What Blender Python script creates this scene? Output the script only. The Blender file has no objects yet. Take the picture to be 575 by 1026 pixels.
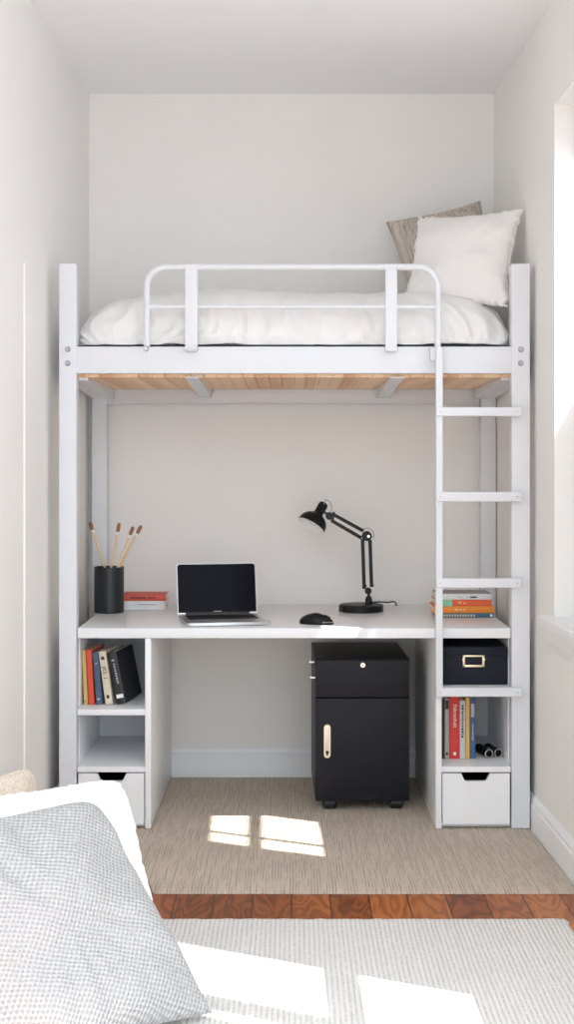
import bpy, bmesh, math, random
from mathutils import Vector, Matrix, noise
R = math.radians
random.seed(4)
scene = bpy.context.scene
COL = scene.collection
F, CX, CY, EYE = 1385.0, 292.0, 470.0, 1.31      # focal length in px, vanishing point, eye height
def X(px, d): return (px - CX) * d / F           # metres across at distance d
def H(py, d): return EYE - (py - CY) * d / F     # height above floor at distance d

# ------------------------------------------------------------------ materials
MATS = {}
def base_mat(name, col, rough=0.5, metal=0.0, spec=None, coat=0.0):
    m = bpy.data.materials.new(name); m.use_nodes = True
    b = m.node_tree.nodes['Principled BSDF']
    b.inputs['Base Color'].default_value = (*col, 1)
    b.inputs['Roughness'].default_value = rough
    b.inputs['Metallic'].default_value = metal
    if spec is not None: b.inputs['Specular IOR Level'].default_value = spec
    if coat: b.inputs['Coat Weight'].default_value = coat
    MATS[name] = m
    return m
def N(m, t, **kw):
    n = m.node_tree.nodes.new(t)
    for k, v in kw.items(): setattr(n, k, v)
    return n
def L(m, a, b): m.node_tree.links.new(a, b)
def coords(m, scale=(1, 1, 1), rot=(0, 0, 0)):
    tc = N(m, 'ShaderNodeTexCoord'); mp = N(m, 'ShaderNodeMapping')
    mp.inputs['Scale'].default_value = scale; mp.inputs['Rotation'].default_value = rot
    L(m, tc.outputs['Object'], mp.inputs['Vector']); return mp.outputs['Vector']
def noise_tex(m, vec, scale, detail=4, rough=0.5, dist=0.0):
    n = N(m, 'ShaderNodeTexNoise'); n.inputs['Scale'].default_value = scale
    n.inputs['Detail'].default_value = detail; n.inputs['Roughness'].default_value = rough
    n.inputs['Distortion'].default_value = dist
    L(m, vec, n.inputs['Vector']); return n.outputs['Fac']
def ramp(m, fac, stops):
    r = N(m, 'ShaderNodeValToRGB'); e = r.color_ramp.elements
    while len(e) < len(stops): e.new(0.5)
    for i, (p, c) in enumerate(stops):
        e[i].position = p; e[i].color = (*c, 1) if len(c) == 3 else c
    L(m, fac, r.inputs['Fac']); return r.outputs['Color']
def bump(m, h, strength, dist, prev=None):
    b = N(m, 'ShaderNodeBump'); b.inputs['Strength'].default_value = strength
    b.inputs['Distance'].default_value = dist; L(m, h, b.inputs['Height'])
    if prev: L(m, prev, b.inputs['Normal'])
    L(m, b.outputs['Normal'], m.node_tree.nodes['Principled BSDF'].inputs['Normal'])
    return b.outputs['Normal']
def math_n(m, op, a, b=None):
    n = N(m, 'ShaderNodeMath', operation=op)
    for i, v in enumerate((a, b)):
        if v is None: continue
        if isinstance(v, (int, float)): n.inputs[i].default_value = v
        else: L(m, v, n.inputs[i])
    return n.outputs[0]
def setcol(m, sock): L(m, sock, m.node_tree.nodes['Principled BSDF'].inputs['Base Color'])
def speck(name, col, rough=0.5, amt=0.06, scale=40, bstr=0.1, bd=0.001, **kw):
    """Base colour with a faint mottling and grain of its own."""
    m = base_mat(name, col, rough, **kw); v = coords(m)
    f = noise_tex(m, v, scale)
    lo = tuple(c * (1 - amt) for c in col); hi = tuple(min(1, c * (1 + amt)) for c in col)
    setcol(m, ramp(m, f, [(0.3, lo), (0.7, hi)]))
    if bstr: bump(m, noise_tex(m, v, scale * 6), bstr, bd)
    return m

wall_m = speck('wall_paint', (0.822, 0.815, 0.79), 0.85, 0.012, 3, 0.08, 0.0008)
ceil_m = speck('ceiling_paint', (0.86, 0.89, 0.91), 0.9, 0.01, 3, 0.05, 0.0008)
trim_m = speck('trim_paint', (0.83, 0.84, 0.85), 0.45, 0.01, 6, 0.04, 0.0004)
frame_m = speck('white_powder_coat', (0.70, 0.725, 0.755), 0.38, 0.008, 12, 0.05, 0.0003)
board_m = speck('white_laminate', (0.83, 0.845, 0.86), 0.32, 0.008, 10, 0.03, 0.0003)
desk_m = speck('white_desk_laminate', (0.80, 0.82, 0.835), 0.25, 0.008, 10, 0.02, 0.0003)
bolt_m = speck('bolt_steel', (0.42, 0.43, 0.45), 0.3, 0.04, 60, 0, metal=0.9)
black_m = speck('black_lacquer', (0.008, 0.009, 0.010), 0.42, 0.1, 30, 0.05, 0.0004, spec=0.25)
cab_m = speck('cabinet_black', (0.009, 0.009, 0.011), 0.42, 0.06, 20, 0.08, 0.0004, spec=0.2)
cabf_m = speck('cabinet_front_black', (0.009, 0.0095, 0.014), 0.40, 0.06, 20, 0.08, 0.0004, spec=0.22)
rubber_m = speck('black_rubber', (0.008, 0.008, 0.009), 0.5, 0.1, 30, 0)
chrome_m = speck('brushed_nickel', (0.78, 0.74, 0.68), 0.22, 0.03, 80, 0, metal=1.0)
gold_m = speck('pale_brass', (0.85, 0.74, 0.52), 0.3, 0.03, 80, 0, metal=0.9)
alu_m = speck('laptop_aluminium', (0.62, 0.63, 0.65), 0.32, 0.02, 80, 0, metal=0.75)
key_m = speck('key_black', (0.012, 0.012, 0.014), 0.5, 0.05, 60, 0)
screen_m = speck('screen_glass', (0.006, 0.006, 0.010), 0.08, 0.05, 4, 0, spec=0.04)
lampin_m = speck('shade_inside_white', (0.82, 0.82, 0.80), 0.5, 0.02, 20, 0)
cable_m = speck('grey_cable', (0.35, 0.36, 0.38), 0.4, 0.04, 60, 0)
navy_m = speck('navy_box_card', (0.010, 0.012, 0.022), 0.6, 0.08, 60, 0.15, 0.0006, spec=0.25)
navyfab_m = speck('navy_mattress_fabric', (0.03, 0.035, 0.07), 0.9, 0.1, 80, 0.2, 0.001)
cup_m = speck('cup_charcoal', (0.018, 0.021, 0.026), 0.38, 0.06, 20, 0.05, 0.0005, spec=0.35)
stick_m = speck('pale_wood_stick', (0.78, 0.58, 0.36), 0.5, 0.06, 60, 0.05, 0.0003)
ferr_m = speck('white_ferrule', (0.85, 0.83, 0.80), 0.4, 0.02, 60, 0)
brist_m = speck('brown_bristle', (0.30, 0.13, 0.065), 0.8, 0.2, 200, 0.4, 0.001)
page_m = base_mat('book_pages', (0.80, 0.77, 0.70), 0.85)
_v = coords(page_m, (1, 1, 1)); _w = noise_tex(page_m, coords(page_m, (900, 4, 4)), 1.0, 2)
setcol(page_m, ramp(page_m, _w, [(0.3, (0.70, 0.67, 0.60)), (0.7, (0.88, 0.86, 0.80))]))
bulb_m = speck('bulb_glass_white', (0.85, 0.85, 0.83), 0.25, 0.01, 20, 0)
blk_ink = speck('black_ink', (0.03, 0.03, 0.03), 0.6, 0.1, 60, 0)
wht_ink = speck('white_ink', (0.85, 0.85, 0.83), 0.6, 0.02, 60, 0)
grey_ink = speck('grey_ink', (0.45, 0.46, 0.48), 0.6, 0.05, 60, 0)
glass_m = bpy.data.materials.new('window_glass'); glass_m.use_nodes = True
_nt = glass_m.node_tree; _nt.nodes.remove(_nt.nodes['Principled BSDF'])
_t = _nt.nodes.new('ShaderNodeBsdfTransparent'); _g = _nt.nodes.new('ShaderNodeBsdfGlossy'); _g.inputs['Roughness'].default_value = 0.02
_mx = _nt.nodes.new('ShaderNodeMixShader'); _mx.inputs[0].default_value = 0.05
_nt.links.new(_t.outputs[0], _mx.inputs[1]); _nt.links.new(_g.outputs[0], _mx.inputs[2])
_nt.links.new(_mx.outputs[0], _nt.nodes['Material Output'].inputs[0])

# cotton bedding
def cotton(name, col, wr=0.35, wscale=9):
    m = base_mat(name, col, 0.9, spec=0.2)
    m.node_tree.nodes['Principled BSDF'].inputs['Sheen Weight'].default_value = 0.15
    v = coords(m)
    n1 = bump(m, noise_tex(m, coords(m, (1.0, 1.0, 0.35)), wscale, 5, 0.55, 1.2), wr, 0.02)
    bump(m, noise_tex(m, v, 900, 1), 0.05, 0.0005, n1)
    return m
duvet_m = cotton('white_cotton', (0.80, 0.80, 0.79), 0.45, 8)
pilw_m = cotton('white_pillow_cotton', (0.80, 0.79, 0.775), 0.35, 9)
puff_m = cotton('bright_white_cotton', (0.93, 0.93, 0.92), 0.2, 8)
# ribbed beige linen
bei_m = base_mat('beige_ribbed_linen', (0.5, 0.43, 0.36), 0.95, spec=0.1)
v = coords(bei_m); f = noise_tex(bei_m, coords(bei_m, (110, 110, 2)), 1.0, 3, 0.6, 0.3)
setcol(bei_m, ramp(bei_m, f, [(0.32, (0.30, 0.26, 0.22)), (0.48, (0.48, 0.43, 0.375)), (0.70, (0.62, 0.57, 0.51))]))
bump(bei_m, f, 0.5, 0.003)
# bouclé beige for the cushion at the back left
bou_m = base_mat('cream_boucle', (0.72, 0.62, 0.50), 0.95, spec=0.1)
f = noise_tex(bou_m, coords(bou_m), 160, 3, 0.7)
setcol(bou_m, ramp(bou_m, f, [(0.3, (0.58, 0.47, 0.36)), (0.7, (0.86, 0.79, 0.69))]))
bump(bou_m, f, 0.8, 0.004)
# waffle knit
knit_m = base_mat('grey_waffle_knit', (0.66, 0.67, 0.67), 0.95, spec=0.1)
sv = N(knit_m, 'ShaderNodeSeparateXYZ')
warp = N(knit_m, 'ShaderNodeTexNoise'); warp.inputs['Scale'].default_value = 5.0
L(knit_m, coords(knit_m), warp.inputs['Vector'])
va = N(knit_m, 'ShaderNodeVectorMath', operation='MULTIPLY_ADD')
L(knit_m, warp.outputs['Color'], va.inputs[0]); va.inputs[1].default_value = (0.02, 0.02, 0.02)
L(knit_m, coords(knit_m), va.inputs[2]); L(knit_m, va.outputs[0], sv.inputs[0])
rx_ = math_n(knit_m, 'ADD', math_n(knit_m, 'MULTIPLY', sv.outputs['X'], 0.94), math_n(knit_m, 'MULTIPLY', sv.outputs['Z'], 0.34))
rz_ = math_n(knit_m, 'SUBTRACT', math_n(knit_m, 'MULTIPLY', sv.outputs['Z'], 0.94), math_n(knit_m, 'MULTIPLY', sv.outputs['X'], 0.34))
s1 = math_n(knit_m, 'SINE', math_n(knit_m, 'MULTIPLY', rx_, 2 * math.pi / 0.0165))
s2 = math_n(knit_m, 'SINE', math_n(knit_m, 'MULTIPLY', rz_, 2 * math.pi / 0.0135))
hh = math_n(knit_m, 'MULTIPLY', math_n(knit_m, 'ADD', math_n(knit_m, 'MULTIPLY', s1, s2), 1.0), 0.5)
setcol(knit_m, ramp(knit_m, hh, [(0.0, (0.36, 0.36, 0.355)), (0.45, (0.50, 0.505, 0.505)), (1.0, (0.56, 0.565, 0.565))]))
bump(knit_m, hh, 1.0, 0.006)

# floor: reddish-brown pine boards running away from the camera, cathedral grain
wood_m = base_mat('pine_floorboards', (0.45, 0.18, 0.07), 0.4)
tc = N(wood_m, 'ShaderNodeTexCoord'); sp = N(wood_m, 'ShaderNodeSeparateXYZ'); L(wood_m, tc.outputs['Object'], sp.inputs[0])
bx_ = math_n(wood_m, 'DIVIDE', sp.outputs['X'], 0.118)
idx = math_n(wood_m, 'FLOOR', bx_); fr = math_n(wood_m, 'FRACT', bx_)
wn = N(wood_m, 'ShaderNodeTexWhiteNoise', noise_dimensions='1D'); L(wood_m, idx, wn.inputs['W'])
cb = N(wood_m, 'ShaderNodeCombineXYZ')
L(wood_m, math_n(wood_m, 'MULTIPLY', sp.outputs['X'], 11.0), cb.inputs[0])
L(wood_m, math_n(wood_m, 'ADD', math_n(wood_m, 'MULTIPLY', sp.outputs['Y'], 3.2), math_n(wood_m, 'MULTIPLY', wn.outputs['Value'], 37.0)), cb.inputs[1])
L(wood_m, math_n(wood_m, 'MULTIPLY', idx, 3.7), cb.inputs[2])
gn = noise_tex(wood_m, cb.outputs[0], 1.0, 2, 0.4, 0.5)
rings = math_n(wood_m, 'SINE', math_n(wood_m, 'MULTIPLY', gn, 48.0))
fine = noise_tex(wood_m, coords(wood_m, (140, 6, 1)), 1.0, 3, 0.6)
gsum = math_n(wood_m, 'ADD', math_n(wood_m, 'MULTIPLY', rings, 0.15), math_n(wood_m, 'MULTIPLY', fine, 0.35))
gsum = math_n(wood_m, 'ADD', gsum, math_n(wood_m, 'MULTIPLY', wn.outputs['Value'], 0.40))
wc = ramp(wood_m, gsum, [(0.0, (0.12, 0.030, 0.008)), (0.30, (0.27, 0.075, 0.020)), (0.6, (0.44, 0.145, 0.040)), (0.95, (0.60, 0.24, 0.075))])
gap = math_n(wood_m, 'GREATER_THAN', math_n(wood_m, 'ABSOLUTE', math_n(wood_m, 'SUBTRACT', fr, 0.5)), 0.485)
mixn = N(wood_m, 'ShaderNodeMixRGB'); L(wood_m, gap, mixn.inputs[0]); L(wood_m, wc, mixn.inputs[1]); mixn.inputs[2].default_value = (0.03, 0.010, 0.004, 1)
setcol(wood_m, mixn.outputs[0])
bump(wood_m, math_n(wood_m, 'SUBTRACT', gsum, math_n(wood_m, 'MULTIPLY', gap, 2.0)), 0.15, 0.002)

# deck boards under the mattress
deck_m = base_mat('pale_pine_slats', (0.6, 0.38, 0.22), 0.5)
tc = N(deck_m, 'ShaderNodeTexCoord'); sp = N(deck_m, 'ShaderNodeSeparateXYZ'); L(deck_m, tc.outputs['Object'], sp.inputs[0])
di = math_n(deck_m, 'FLOOR', math_n(deck_m, 'DIVIDE', sp.outputs['X'], 0.047))
dn = N(deck_m, 'ShaderNodeTexWhiteNoise', noise_dimensions='1D'); L(deck_m, di, dn.inputs['W'])
df = noise_tex(deck_m, coords(deck_m, (60, 3, 1)), 1.0, 3)
setcol(deck_m, ramp(deck_m, math_n(deck_m, 'ADD', math_n(deck_m, 'MULTIPLY', dn.outputs['Value'], 0.6), math_n(deck_m, 'MULTIPLY', df, 0.4)),
       [(0.05, (0.62, 0.34, 0.17)), (0.45, (0.80, 0.52, 0.31)), (0.9, (0.90, 0.68, 0.47))]))

def rug_material(name, dark, mid, light, pitch, dash, amount, cover, power):
    """Woven ribs running lengthwise with broken darker threads between them."""
    m = base_mat(name, mid, 0.95, spec=0.1)
    wob = N(m, 'ShaderNodeTexNoise'); wob.inputs['Scale'].default_value = 7.0; wob.inputs['Detail'].default_value = 2
    L(m, coords(m), wob.inputs['Vector'])
    mad = N(m, 'ShaderNodeVectorMath', operation='MULTIPLY_ADD'); mad.inputs[1].default_value = (0.004, 0, 0)
    L(m, wob.outputs['Color'], mad.inputs[0]); L(m, coords(m), mad.inputs[2])
    s = N(m, 'ShaderNodeSeparateXYZ'); L(m, mad.outputs[0], s.inputs[0])
    rib = math_n(m, 'MULTIPLY', math_n(m, 'ADD', math_n(m, 'SINE', math_n(m, 'MULTIPLY', s.outputs['X'], 2 * math.pi / pitch)), 1), 0.5)
    brk = noise_tex(m, coords(m, (1.0 / pitch * 0.9, dash, 1)), 1.0, 3, 0.7)
    groove = math_n(m, 'MULTIPLY', math_n(m, 'POWER', math_n(m, 'SUBTRACT', 1.0, rib), power), math_n(m, 'GREATER_THAN', brk, cover))
    fib = noise_tex(m, coords(m), 420, 3, 0.7)
    pat = noise_tex(m, coords(m), 6, 4, 0.6)
    c0 = ramp(m, math_n(m, 'ADD', math_n(m, 'MULTIPLY', fib, 0.6), math_n(m, 'MULTIPLY', pat, 0.4)), [(0.3, mid), (0.7, light)])
    mx = N(m, 'ShaderNodeMixRGB'); L(m, math_n(m, 'MULTIPLY', groove, amount), mx.inputs[0]); L(m, c0, mx.inputs[1]); mx.inputs[2].default_value = (*dark, 1)
    setcol(m, mx.outputs[0])
    h = math_n(m, 'ADD', math_n(m, 'SUBTRACT', math_n(m, 'MULTIPLY', rib, 0.5), groove), math_n(m, 'MULTIPLY', fib, 0.5))
    bump(m, h, 0.55, 0.004)
    return m
rugb_m = rug_material('beige_woven_rug', (0.25, 0.20, 0.16), (0.53, 0.45, 0.37), (0.65, 0.565, 0.48), 0.0095, 5, 0.50, 0.50, 3.0)
rugw_m = rug_material('ivory_woven_rug', (0.42, 0.41, 0.385), (0.69, 0.68, 0.655), (0.79, 0.785, 0.765), 0.0135, 85, 0.50, 0.46, 3.0)

# ------------------------------------------------------------------ mesh helpers
def bm_new(): return bmesh.new()
def merge(dst, src, mat=None):
    if mat is not None: bmesh.ops.transform(src, matrix=mat, verts=src.verts)
    me = bpy.data.meshes.new('tmp'); src.to_mesh(me); src.free()
    dst.from_mesh(me); bpy.data.meshes.remove(me)
def box(bm, x0, x1, y0, y1, z0, z1, bev=0.0, seg=2, mat=None):
    t = bmesh.new(); bmesh.ops.create_cube(t, size=1)
    for v in t.verts:
        v.co = Vector(((x0 + x1) / 2 + v.co.x * (x1 - x0), (y0 + y1) / 2 + v.co.y * (y1 - y0), (z0 + z1) / 2 + v.co.z * (z1 - z0)))
    if bev > 0: bmesh.ops.bevel(t, geom=t.edges[:], offset=bev, segments=seg, profile=0.6, affect='EDGES')
    merge(bm, t, mat); return bm
def frame_to(a, b):
    a, b = Vector(a), Vector(b); z = (b - a).normalized()
    return Matrix.Translation(a) @ z.to_track_quat('Z', 'Y').to_matrix().to_4x4(), (b - a).length
def cyl(bm, a, b, r0, r1=None, seg=24, bev=0.0):
    r1 = r0 if r1 is None else r1
    m, ln = frame_to(a, b)
    if bev: prof = [(0, 0), (r0 - bev, 0), (r0, bev), (r1, ln - bev), (r1 - bev, ln), (0, ln)]
    else: prof = [(0, 0), (r0, 0), (r1, ln), (0, ln)]
    return lathe(bm, prof, seg, m)
def lathe(bm, prof, seg=32, mat=None, close=False):
    t = bmesh.new(); rings = []
    for r, z in prof:
        if r < 1e-6: rings.append([t.verts.new((0, 0, z))])
        else: rings.append([t.verts.new((r * math.cos(2 * math.pi * i / seg), r * math.sin(2 * math.pi * i / seg), z)) for i in range(seg)])
    pairs = list(zip(rings, rings[1:]))
    if close: pairs.append((rings[-1], rings[0]))
    for p, q in pairs:
        for i in range(seg):
            j = (i + 1) % seg
            if len(p) == 1 and len(q) == 1: continue
            if len(p) == 1: t.faces.new((p[0], q[j], q[i]))
            elif len(q) == 1: t.faces.new((p[i], p[j], q[0]))
            else: t.faces.new((p[i], p[j], q[j], q[i]))
    bmesh.ops.recalc_face_normals(t, faces=t.faces)
    merge(bm, t, mat); return bm
def tube(bm, pts, r, seg=12, smooth=0):
    pts = [Vector(p) for p in pts]
    for _ in range(smooth):
        q = [pts[0]]
        for a, b in zip(pts, pts[1:]): q += [a.lerp(b, .25), a.lerp(b, .75)]
        pts = q + [pts[-1]]
    t = bmesh.new(); rings = []
    up = Vector((0, 1, 0))
    n = len(pts)
    for i, p in enumerate(pts):
        d = (pts[min(i + 1, n - 1)] - pts[max(i - 1, 0)]).normalized()
        s = d.cross(up)
        if s.length < 1e-3: s = d.cross(Vector((1, 0, 0)))
        s.normalize(); w = s.cross(d).normalized(); up = -w if False else up
        rings.append([t.verts.new(p + r * (math.cos(2 * math.pi * k / seg) * s + math.sin(2 * math.pi * k / seg) * w)) for k in range(seg)])
    for p, q in zip(rings, rings[1:]):
        for k in range(seg): t.faces.new((p[k], p[(k + 1) % seg], q[(k + 1) % seg], q[k]))
    t.faces.new(rings[0]); t.faces.new(list(reversed(rings[-1])))
    bmesh.ops.recalc_face_normals(t, faces=t.faces)
    merge(bm, t); return bm
def prism(bm, poly, axis, a0, a1, mat=None, bev=0.0):
    """poly: 2-D outline, extruded along axis from a0 to a1."""
    def P(p, a):
        if axis == 'y': return (p[0], a, p[1])
        if axis == 'x': return (a, p[0], p[1])
        return (p[0], p[1], a)
    t = bmesh.new()
    A = [t.verts.new(P(p, a0)) for p in poly]; B = [t.verts.new(P(p, a1)) for p in poly]
    t.faces.new(A); t.faces.new(list(reversed(B)))
    for i in range(len(poly)):
        j = (i + 1) % len(poly); t.faces.new((A[j], A[i], B[i], B[j]))
    bmesh.ops.recalc_face_normals(t, faces=t.faces)
    if bev: bmesh.ops.bevel(t, geom=t.edges[:], offset=bev, segments=2, affect='EDGES')
    merge(bm, t, mat); return bm
def obj(name, bm, mat, parent=None, smooth=True, world=False, angle=35, label=None):
    if world and parent is not None:
        bmesh.ops.transform(bm, matrix=Matrix.Translation(-base_of(parent)), verts=bm.verts)
    me = bpy.data.meshes.new(name); bm.to_mesh(me); bm.free()
    me.materials.append(mat)
    if smooth:
        for p in me.polygons: p.use_smooth = True
        me.set_sharp_from_angle(angle=R(angle))
    o = bpy.data.objects.new(name, me); COL.objects.link(o)
    if parent is not None: o.parent = parent
    if label: o['label'] = label
    return o
def base_of(o):
    v = Vector((0, 0, 0))
    while o is not None: v += o.location; o = o.parent
    return v
def tag(o, label, cat, group=None, kind=None):
    o['label'] = label; o['category'] = cat
    if group: o['group'] = group
    if kind: o['kind'] = kind
    return o
def thing(name, label, cat, loc=(0, 0, 0), rotz=0, group=None):
    o = bpy.data.objects.new(name, None); COL.objects.link(o)
    o.location = loc; o.rotation_euler = (0, 0, rotz)
    return tag(o, label, cat, group)
def struct(name, bm, mat, label, cat, parent=None, smooth=False):
    o = obj(name, bm, mat, parent, smooth)
    if parent is None: o['kind'] = 'structure'; o['label'] = label; o['category'] = cat
    return o
def mesh_thing(name, bm, mat, label, cat, loc, group=None, rotz=0, smooth=True):
    """One-mesh thing; bm is in local coordinates about its base."""
    o = obj(name, bm, mat, None, smooth); o.location = loc; o.rotation_euler = (0, 0, rotz)
    return tag(o, label, cat, group)
def text_bm(s, size, ext=0.0003):
    c = bpy.data.curves.new('t', 'FONT'); c.body = s; c.size = size; c.extrude = ext
    c.align_x = 'LEFT'; c.align_y = 'CENTER'
    o = bpy.data.objects.new('t', c); COL.objects.link(o)
    dg = bpy.context.evaluated_depsgraph_get(); me = bpy.data.meshes.new_from_object(o.evaluated_get(dg))
    bm = bmesh.new(); bm.from_mesh(me)
    bpy.data.objects.remove(o); bpy.data.curves.remove(c); bpy.data.meshes.remove(me)
    return bm

# ------------------------------------------------------------------ the room
BACK, CEIL, FL = 5.88, 2.906, 0.0289      # back wall distance, ceiling height, flare of the side walls
def wall_x(d, side=1): return side * (0.860 + FL * (BACK - d))
b = bm_new(); box(b, -1.12, 1.12, -0.6, BACK + 0.1, -0.06, 0.0)
struct('floor', b, wood_m, 'reddish brown pine floorboards showing between the two rugs', 'floor')
b = bm_new(); box(b, -1.12, 1.12, 1.9, BACK + 0.1, CEIL, CEIL + 0.1)
struct('ceiling', b, ceil_m, 'plain white ceiling above the loft bed', 'ceiling')
b = bm_new(); box(b, -0.99, 0.99, BACK, BACK + 0.12, 0, CEIL)
struct('wall_back', b, wall_m, 'warm off-white wall behind the loft bed', 'wall')
b = bm_new(); box(b, -0.12, 0, -4.0, 0, 0, CEIL)
wl = struct('wall_left', b, wall_m, 'bright off-white wall left of the loft bed', 'wall')
wl.location = (-0.860, BACK, 0); wl.rotation_euler = (0, 0, -FL)
# right wall with two window openings; s = distance from the back wall
W1 = (BACK - 4.70, BACK - 4.15); W2 = (BACK - 3.17, BACK - 2.62); WH = (0.80, 2.55)
b = bm_new(); T = 0.14
box(b, 0, T, -W1[0], 0, 0, CEIL); box(b, 0, T, -W2[0], -W1[1], 0, CEIL); box(b, 0, T, -3.6, -W2[1], 0, CEIL)
for w in (W1, W2):
    box(b, 0, T, -w[1], -w[0], 0, WH[0] - 0.02); box(b, 0, T, -w[1], -w[0], WH[1], CEIL)
wr = struct('wall_right', b, wall_m, 'off-white wall with the window, right of the bed', 'wall')
wr.location = (0.860, BACK, 0); wr.rotation_euler = (0, 0, FL)

def window(name, w, panel, bar):
    s0, s1 = w
    root = thing(name, 'white framed window in the right wall ' + ('beside the bed' if panel else 'nearer the camera'), 'window', (0.860, BACK, 0), FL)
    root['kind'] = 'structure'
    b = bm_new(); f = 0.025; x0, x1 = 0.095, 0.135
    box(b, x0, x1, -s1, -s0, WH[0] - 0.02, 0.93); box(b, x0, x1, -s1, -s0, 2.36 if panel else 2.50, WH[1])
    box(b, x0, x1, -s0 - f * 0.6, -s0, 0.93, 2.50); box(b, x0, x1, -s1, -s1 + f, 0.93, 2.50)
    box(b, x0 - 0.005, x1, -s1, -s0, *((1.46, 1.58) if panel else (1.60, 1.70)))
    if bar: box(b, x0 + 0.01, x1, -s1, -s0, 2.03, 2.07)
    mid = s0 + (0.39 if panel else 0.43)
    if panel: box(b, x0 + 0.01, x1, -mid - 0.006, -mid + 0.006, 1.58, 2.36)
    else: box(b, x0, x1, -mid - 0.04, -mid + 0.04, 0.93, 2.50)
    obj('window_frame', b, trim_m, root, False)
    b = bm_new(); box(b, 0.113, 0.117, -s1 + f, -s0 - f * .6, 1.57, 2.37 if panel else 2.51)
    if not panel: box(b, 0.113, 0.117, -s1 + f, -s0 - f * .6, 0.92, 1.47)
    obj('pane', b, glass_m, root, False)
    if panel:
        b = bm_new(); box(b, 0.108, 0.122, -s1 + f, -s0 - f * .6, 0.92, 1.47); obj('sun_block_panel', b, trim_m, root, False)  # unseen panel added to keep low sun off the beige rug
    b = bm_new(); hs = 0.075
    prism(b, [(-0.045, WH[0] - 0.02), (-0.045, WH[0] + 0.004), (-0.040, WH[0] + 0.008), (0.0, WH[0] + 0.008), (0.0, WH[0] - 0.02)], 'y', -s1 - hs, -s0 + hs)
    box(b, 0.0, 0.095, -s1, -s0, WH[0] - 0.02, WH[0] + 0.008)
    obj('window_sill', b, trim_m, root, False)
    b = bm_new(); box(b, -0.018, 0, -s1 - 0.05, -s0 + 0.05, WH[0] - 0.085, WH[0] - 0.02, 0.004)
    box(b, -0.010, 0, -s1 - 0.05, -s0 + 0.05, WH[0] - 0.105, WH[0] - 0.085, 0.003)
    obj('apron', b, trim_m, root, False)
    return root
window('window_1', W1, True, True)
window('window_2', W2, False, False)

def baseboard(name, length, label, hgt=0.125):
    b = bm_new()
    pr = [(0, 0), (-0.018, 0), (-0.018, hgt - 0.035), (-0.013, hgt - 0.028), (-0.015, hgt - 0.018), (-0.010, hgt - 0.006), (-0.005, hgt), (0, hgt)]
    prism(b, pr, 'y', -length, 0)
    return struct(name, b, trim_m, label, 'baseboard')
o = baseboard('baseboard_right', 3.6, 'white moulded baseboard along the right wall'); o.location = (0.860, BACK, 0); o.rotation_euler = (0, 0, FL)
o = baseboard('baseboard_back', 1.68, 'white baseboard along the back wall under the desk'); o.location = (-0.84, BACK, 0); o.rotation_euler = (0, 0, R(90))
b = bm_new(); hg = 0.125
prism(b, [(0, 0), (0.018, 0), (0.018, hg - 0.035), (0.013, hg - 0.028), (0.015, hg - 0.018), (0.010, hg - 0.006), (0.005, hg), (0, hg)], 'y', -1.17, 0)
o = struct('baseboard_left', b, trim_m, 'white baseboard on the left wall beside the bed post', 'baseboard'); o.location = (-0.860, BACK, 0); o.rotation_euler = (0, 0, -FL)
b = bm_new(); box(b, 0, 0.007, -1.262, -1.18, 0, 2.0, 0.002)
o = struct('trim_1', b, wall_m, 'upright painted trim board on the left wall beside the bed', 'trim'); o.location = (-0.860, BACK, 0); o.rotation_euler = (0, 0, -FL)

# ------------------------------------------------------------------ loft bed
ZF, ZB = 5.0, 5.80
PXL = (X(59, ZF), X(76.5, ZF)); PXR = (X(512.5, ZF), X(531, ZF))
bed = thing('loft_bed', 'white metal loft bed with guard rail and ladder over a built-in desk', 'bed', (0, 5.42, 0))
RT, RB = H(347, ZF), H(374, ZF); DK = RB - 0.012
top = H(264, ZF)
for (x0, x1) in (PXL, PXR):
    b = bm_new(); box(b, x0, x1, ZF, ZF + 0.062, 0.0 if x0 < 0 else 0.0095, top, 0.005, 3); p = obj('post', b, frame_m, bed, world=True)
    xm = (x0 + x1) / 2
    for py in (350, 364):
        b = bm_new(); cyl(b, (xm, ZF, H(py, ZF)), (xm, ZF - 0.006, H(py, ZF)), 0.0105, 0.008, 20, 0.001); cyl(b, (xm, ZF - 0.006, H(py, ZF)), (xm, ZF - 0.009, H(py, ZF)), 0.006, 0.005, 6)
        bo = obj('bolt', b, bolt_m, p); bo.data.transform(Matrix.Translation(-base_of(bed)))
for (p0, p1) in ((92, 106.8), (481.8, 497)):
    b = bm_new(); x0, x1 = X(p0, ZB), X(p1, ZB); box(b, x0, x1, ZB, ZB + 0.055, 0.0095, 1.745, 0.004, 2)
    p = obj('post', b, frame_m, bed, world=True)
    b = bm_new(); cyl(b, ((x0 + x1) / 2, ZB, H(394 if p0 > 300 else 393, ZB) + (0.0)), ((x0 + x1) / 2, ZB - 0.008, H(394, ZB)), 0.011, 0.009, 16)
    bo = obj('bolt', b, bolt_m, p); bo.data.transform(Matrix.Translation(-base_of(bed)))
b = bm_new(); box(b, PXL[1] - 0.002, PXR[0] + 0.002, ZF + 0.006, ZF + 0.04, RB, RT, 0.004, 3); obj('front_rail', b, frame_m, bed, world=True)
b = bm_new(); box(b, X(107, ZB) - 0.002, X(480, ZB) + 0.002, ZB + 0.008, ZB + 0.045, H(404.5, ZB), 1.74, 0.003, 2)
box(b, X(107, ZB), X(480, ZB), ZB + 0.003, ZB + 0.02, H(404.5, ZB), H(403, ZB), 0)
obj('back_rail', b, frame_m, bed, world=True)
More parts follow.
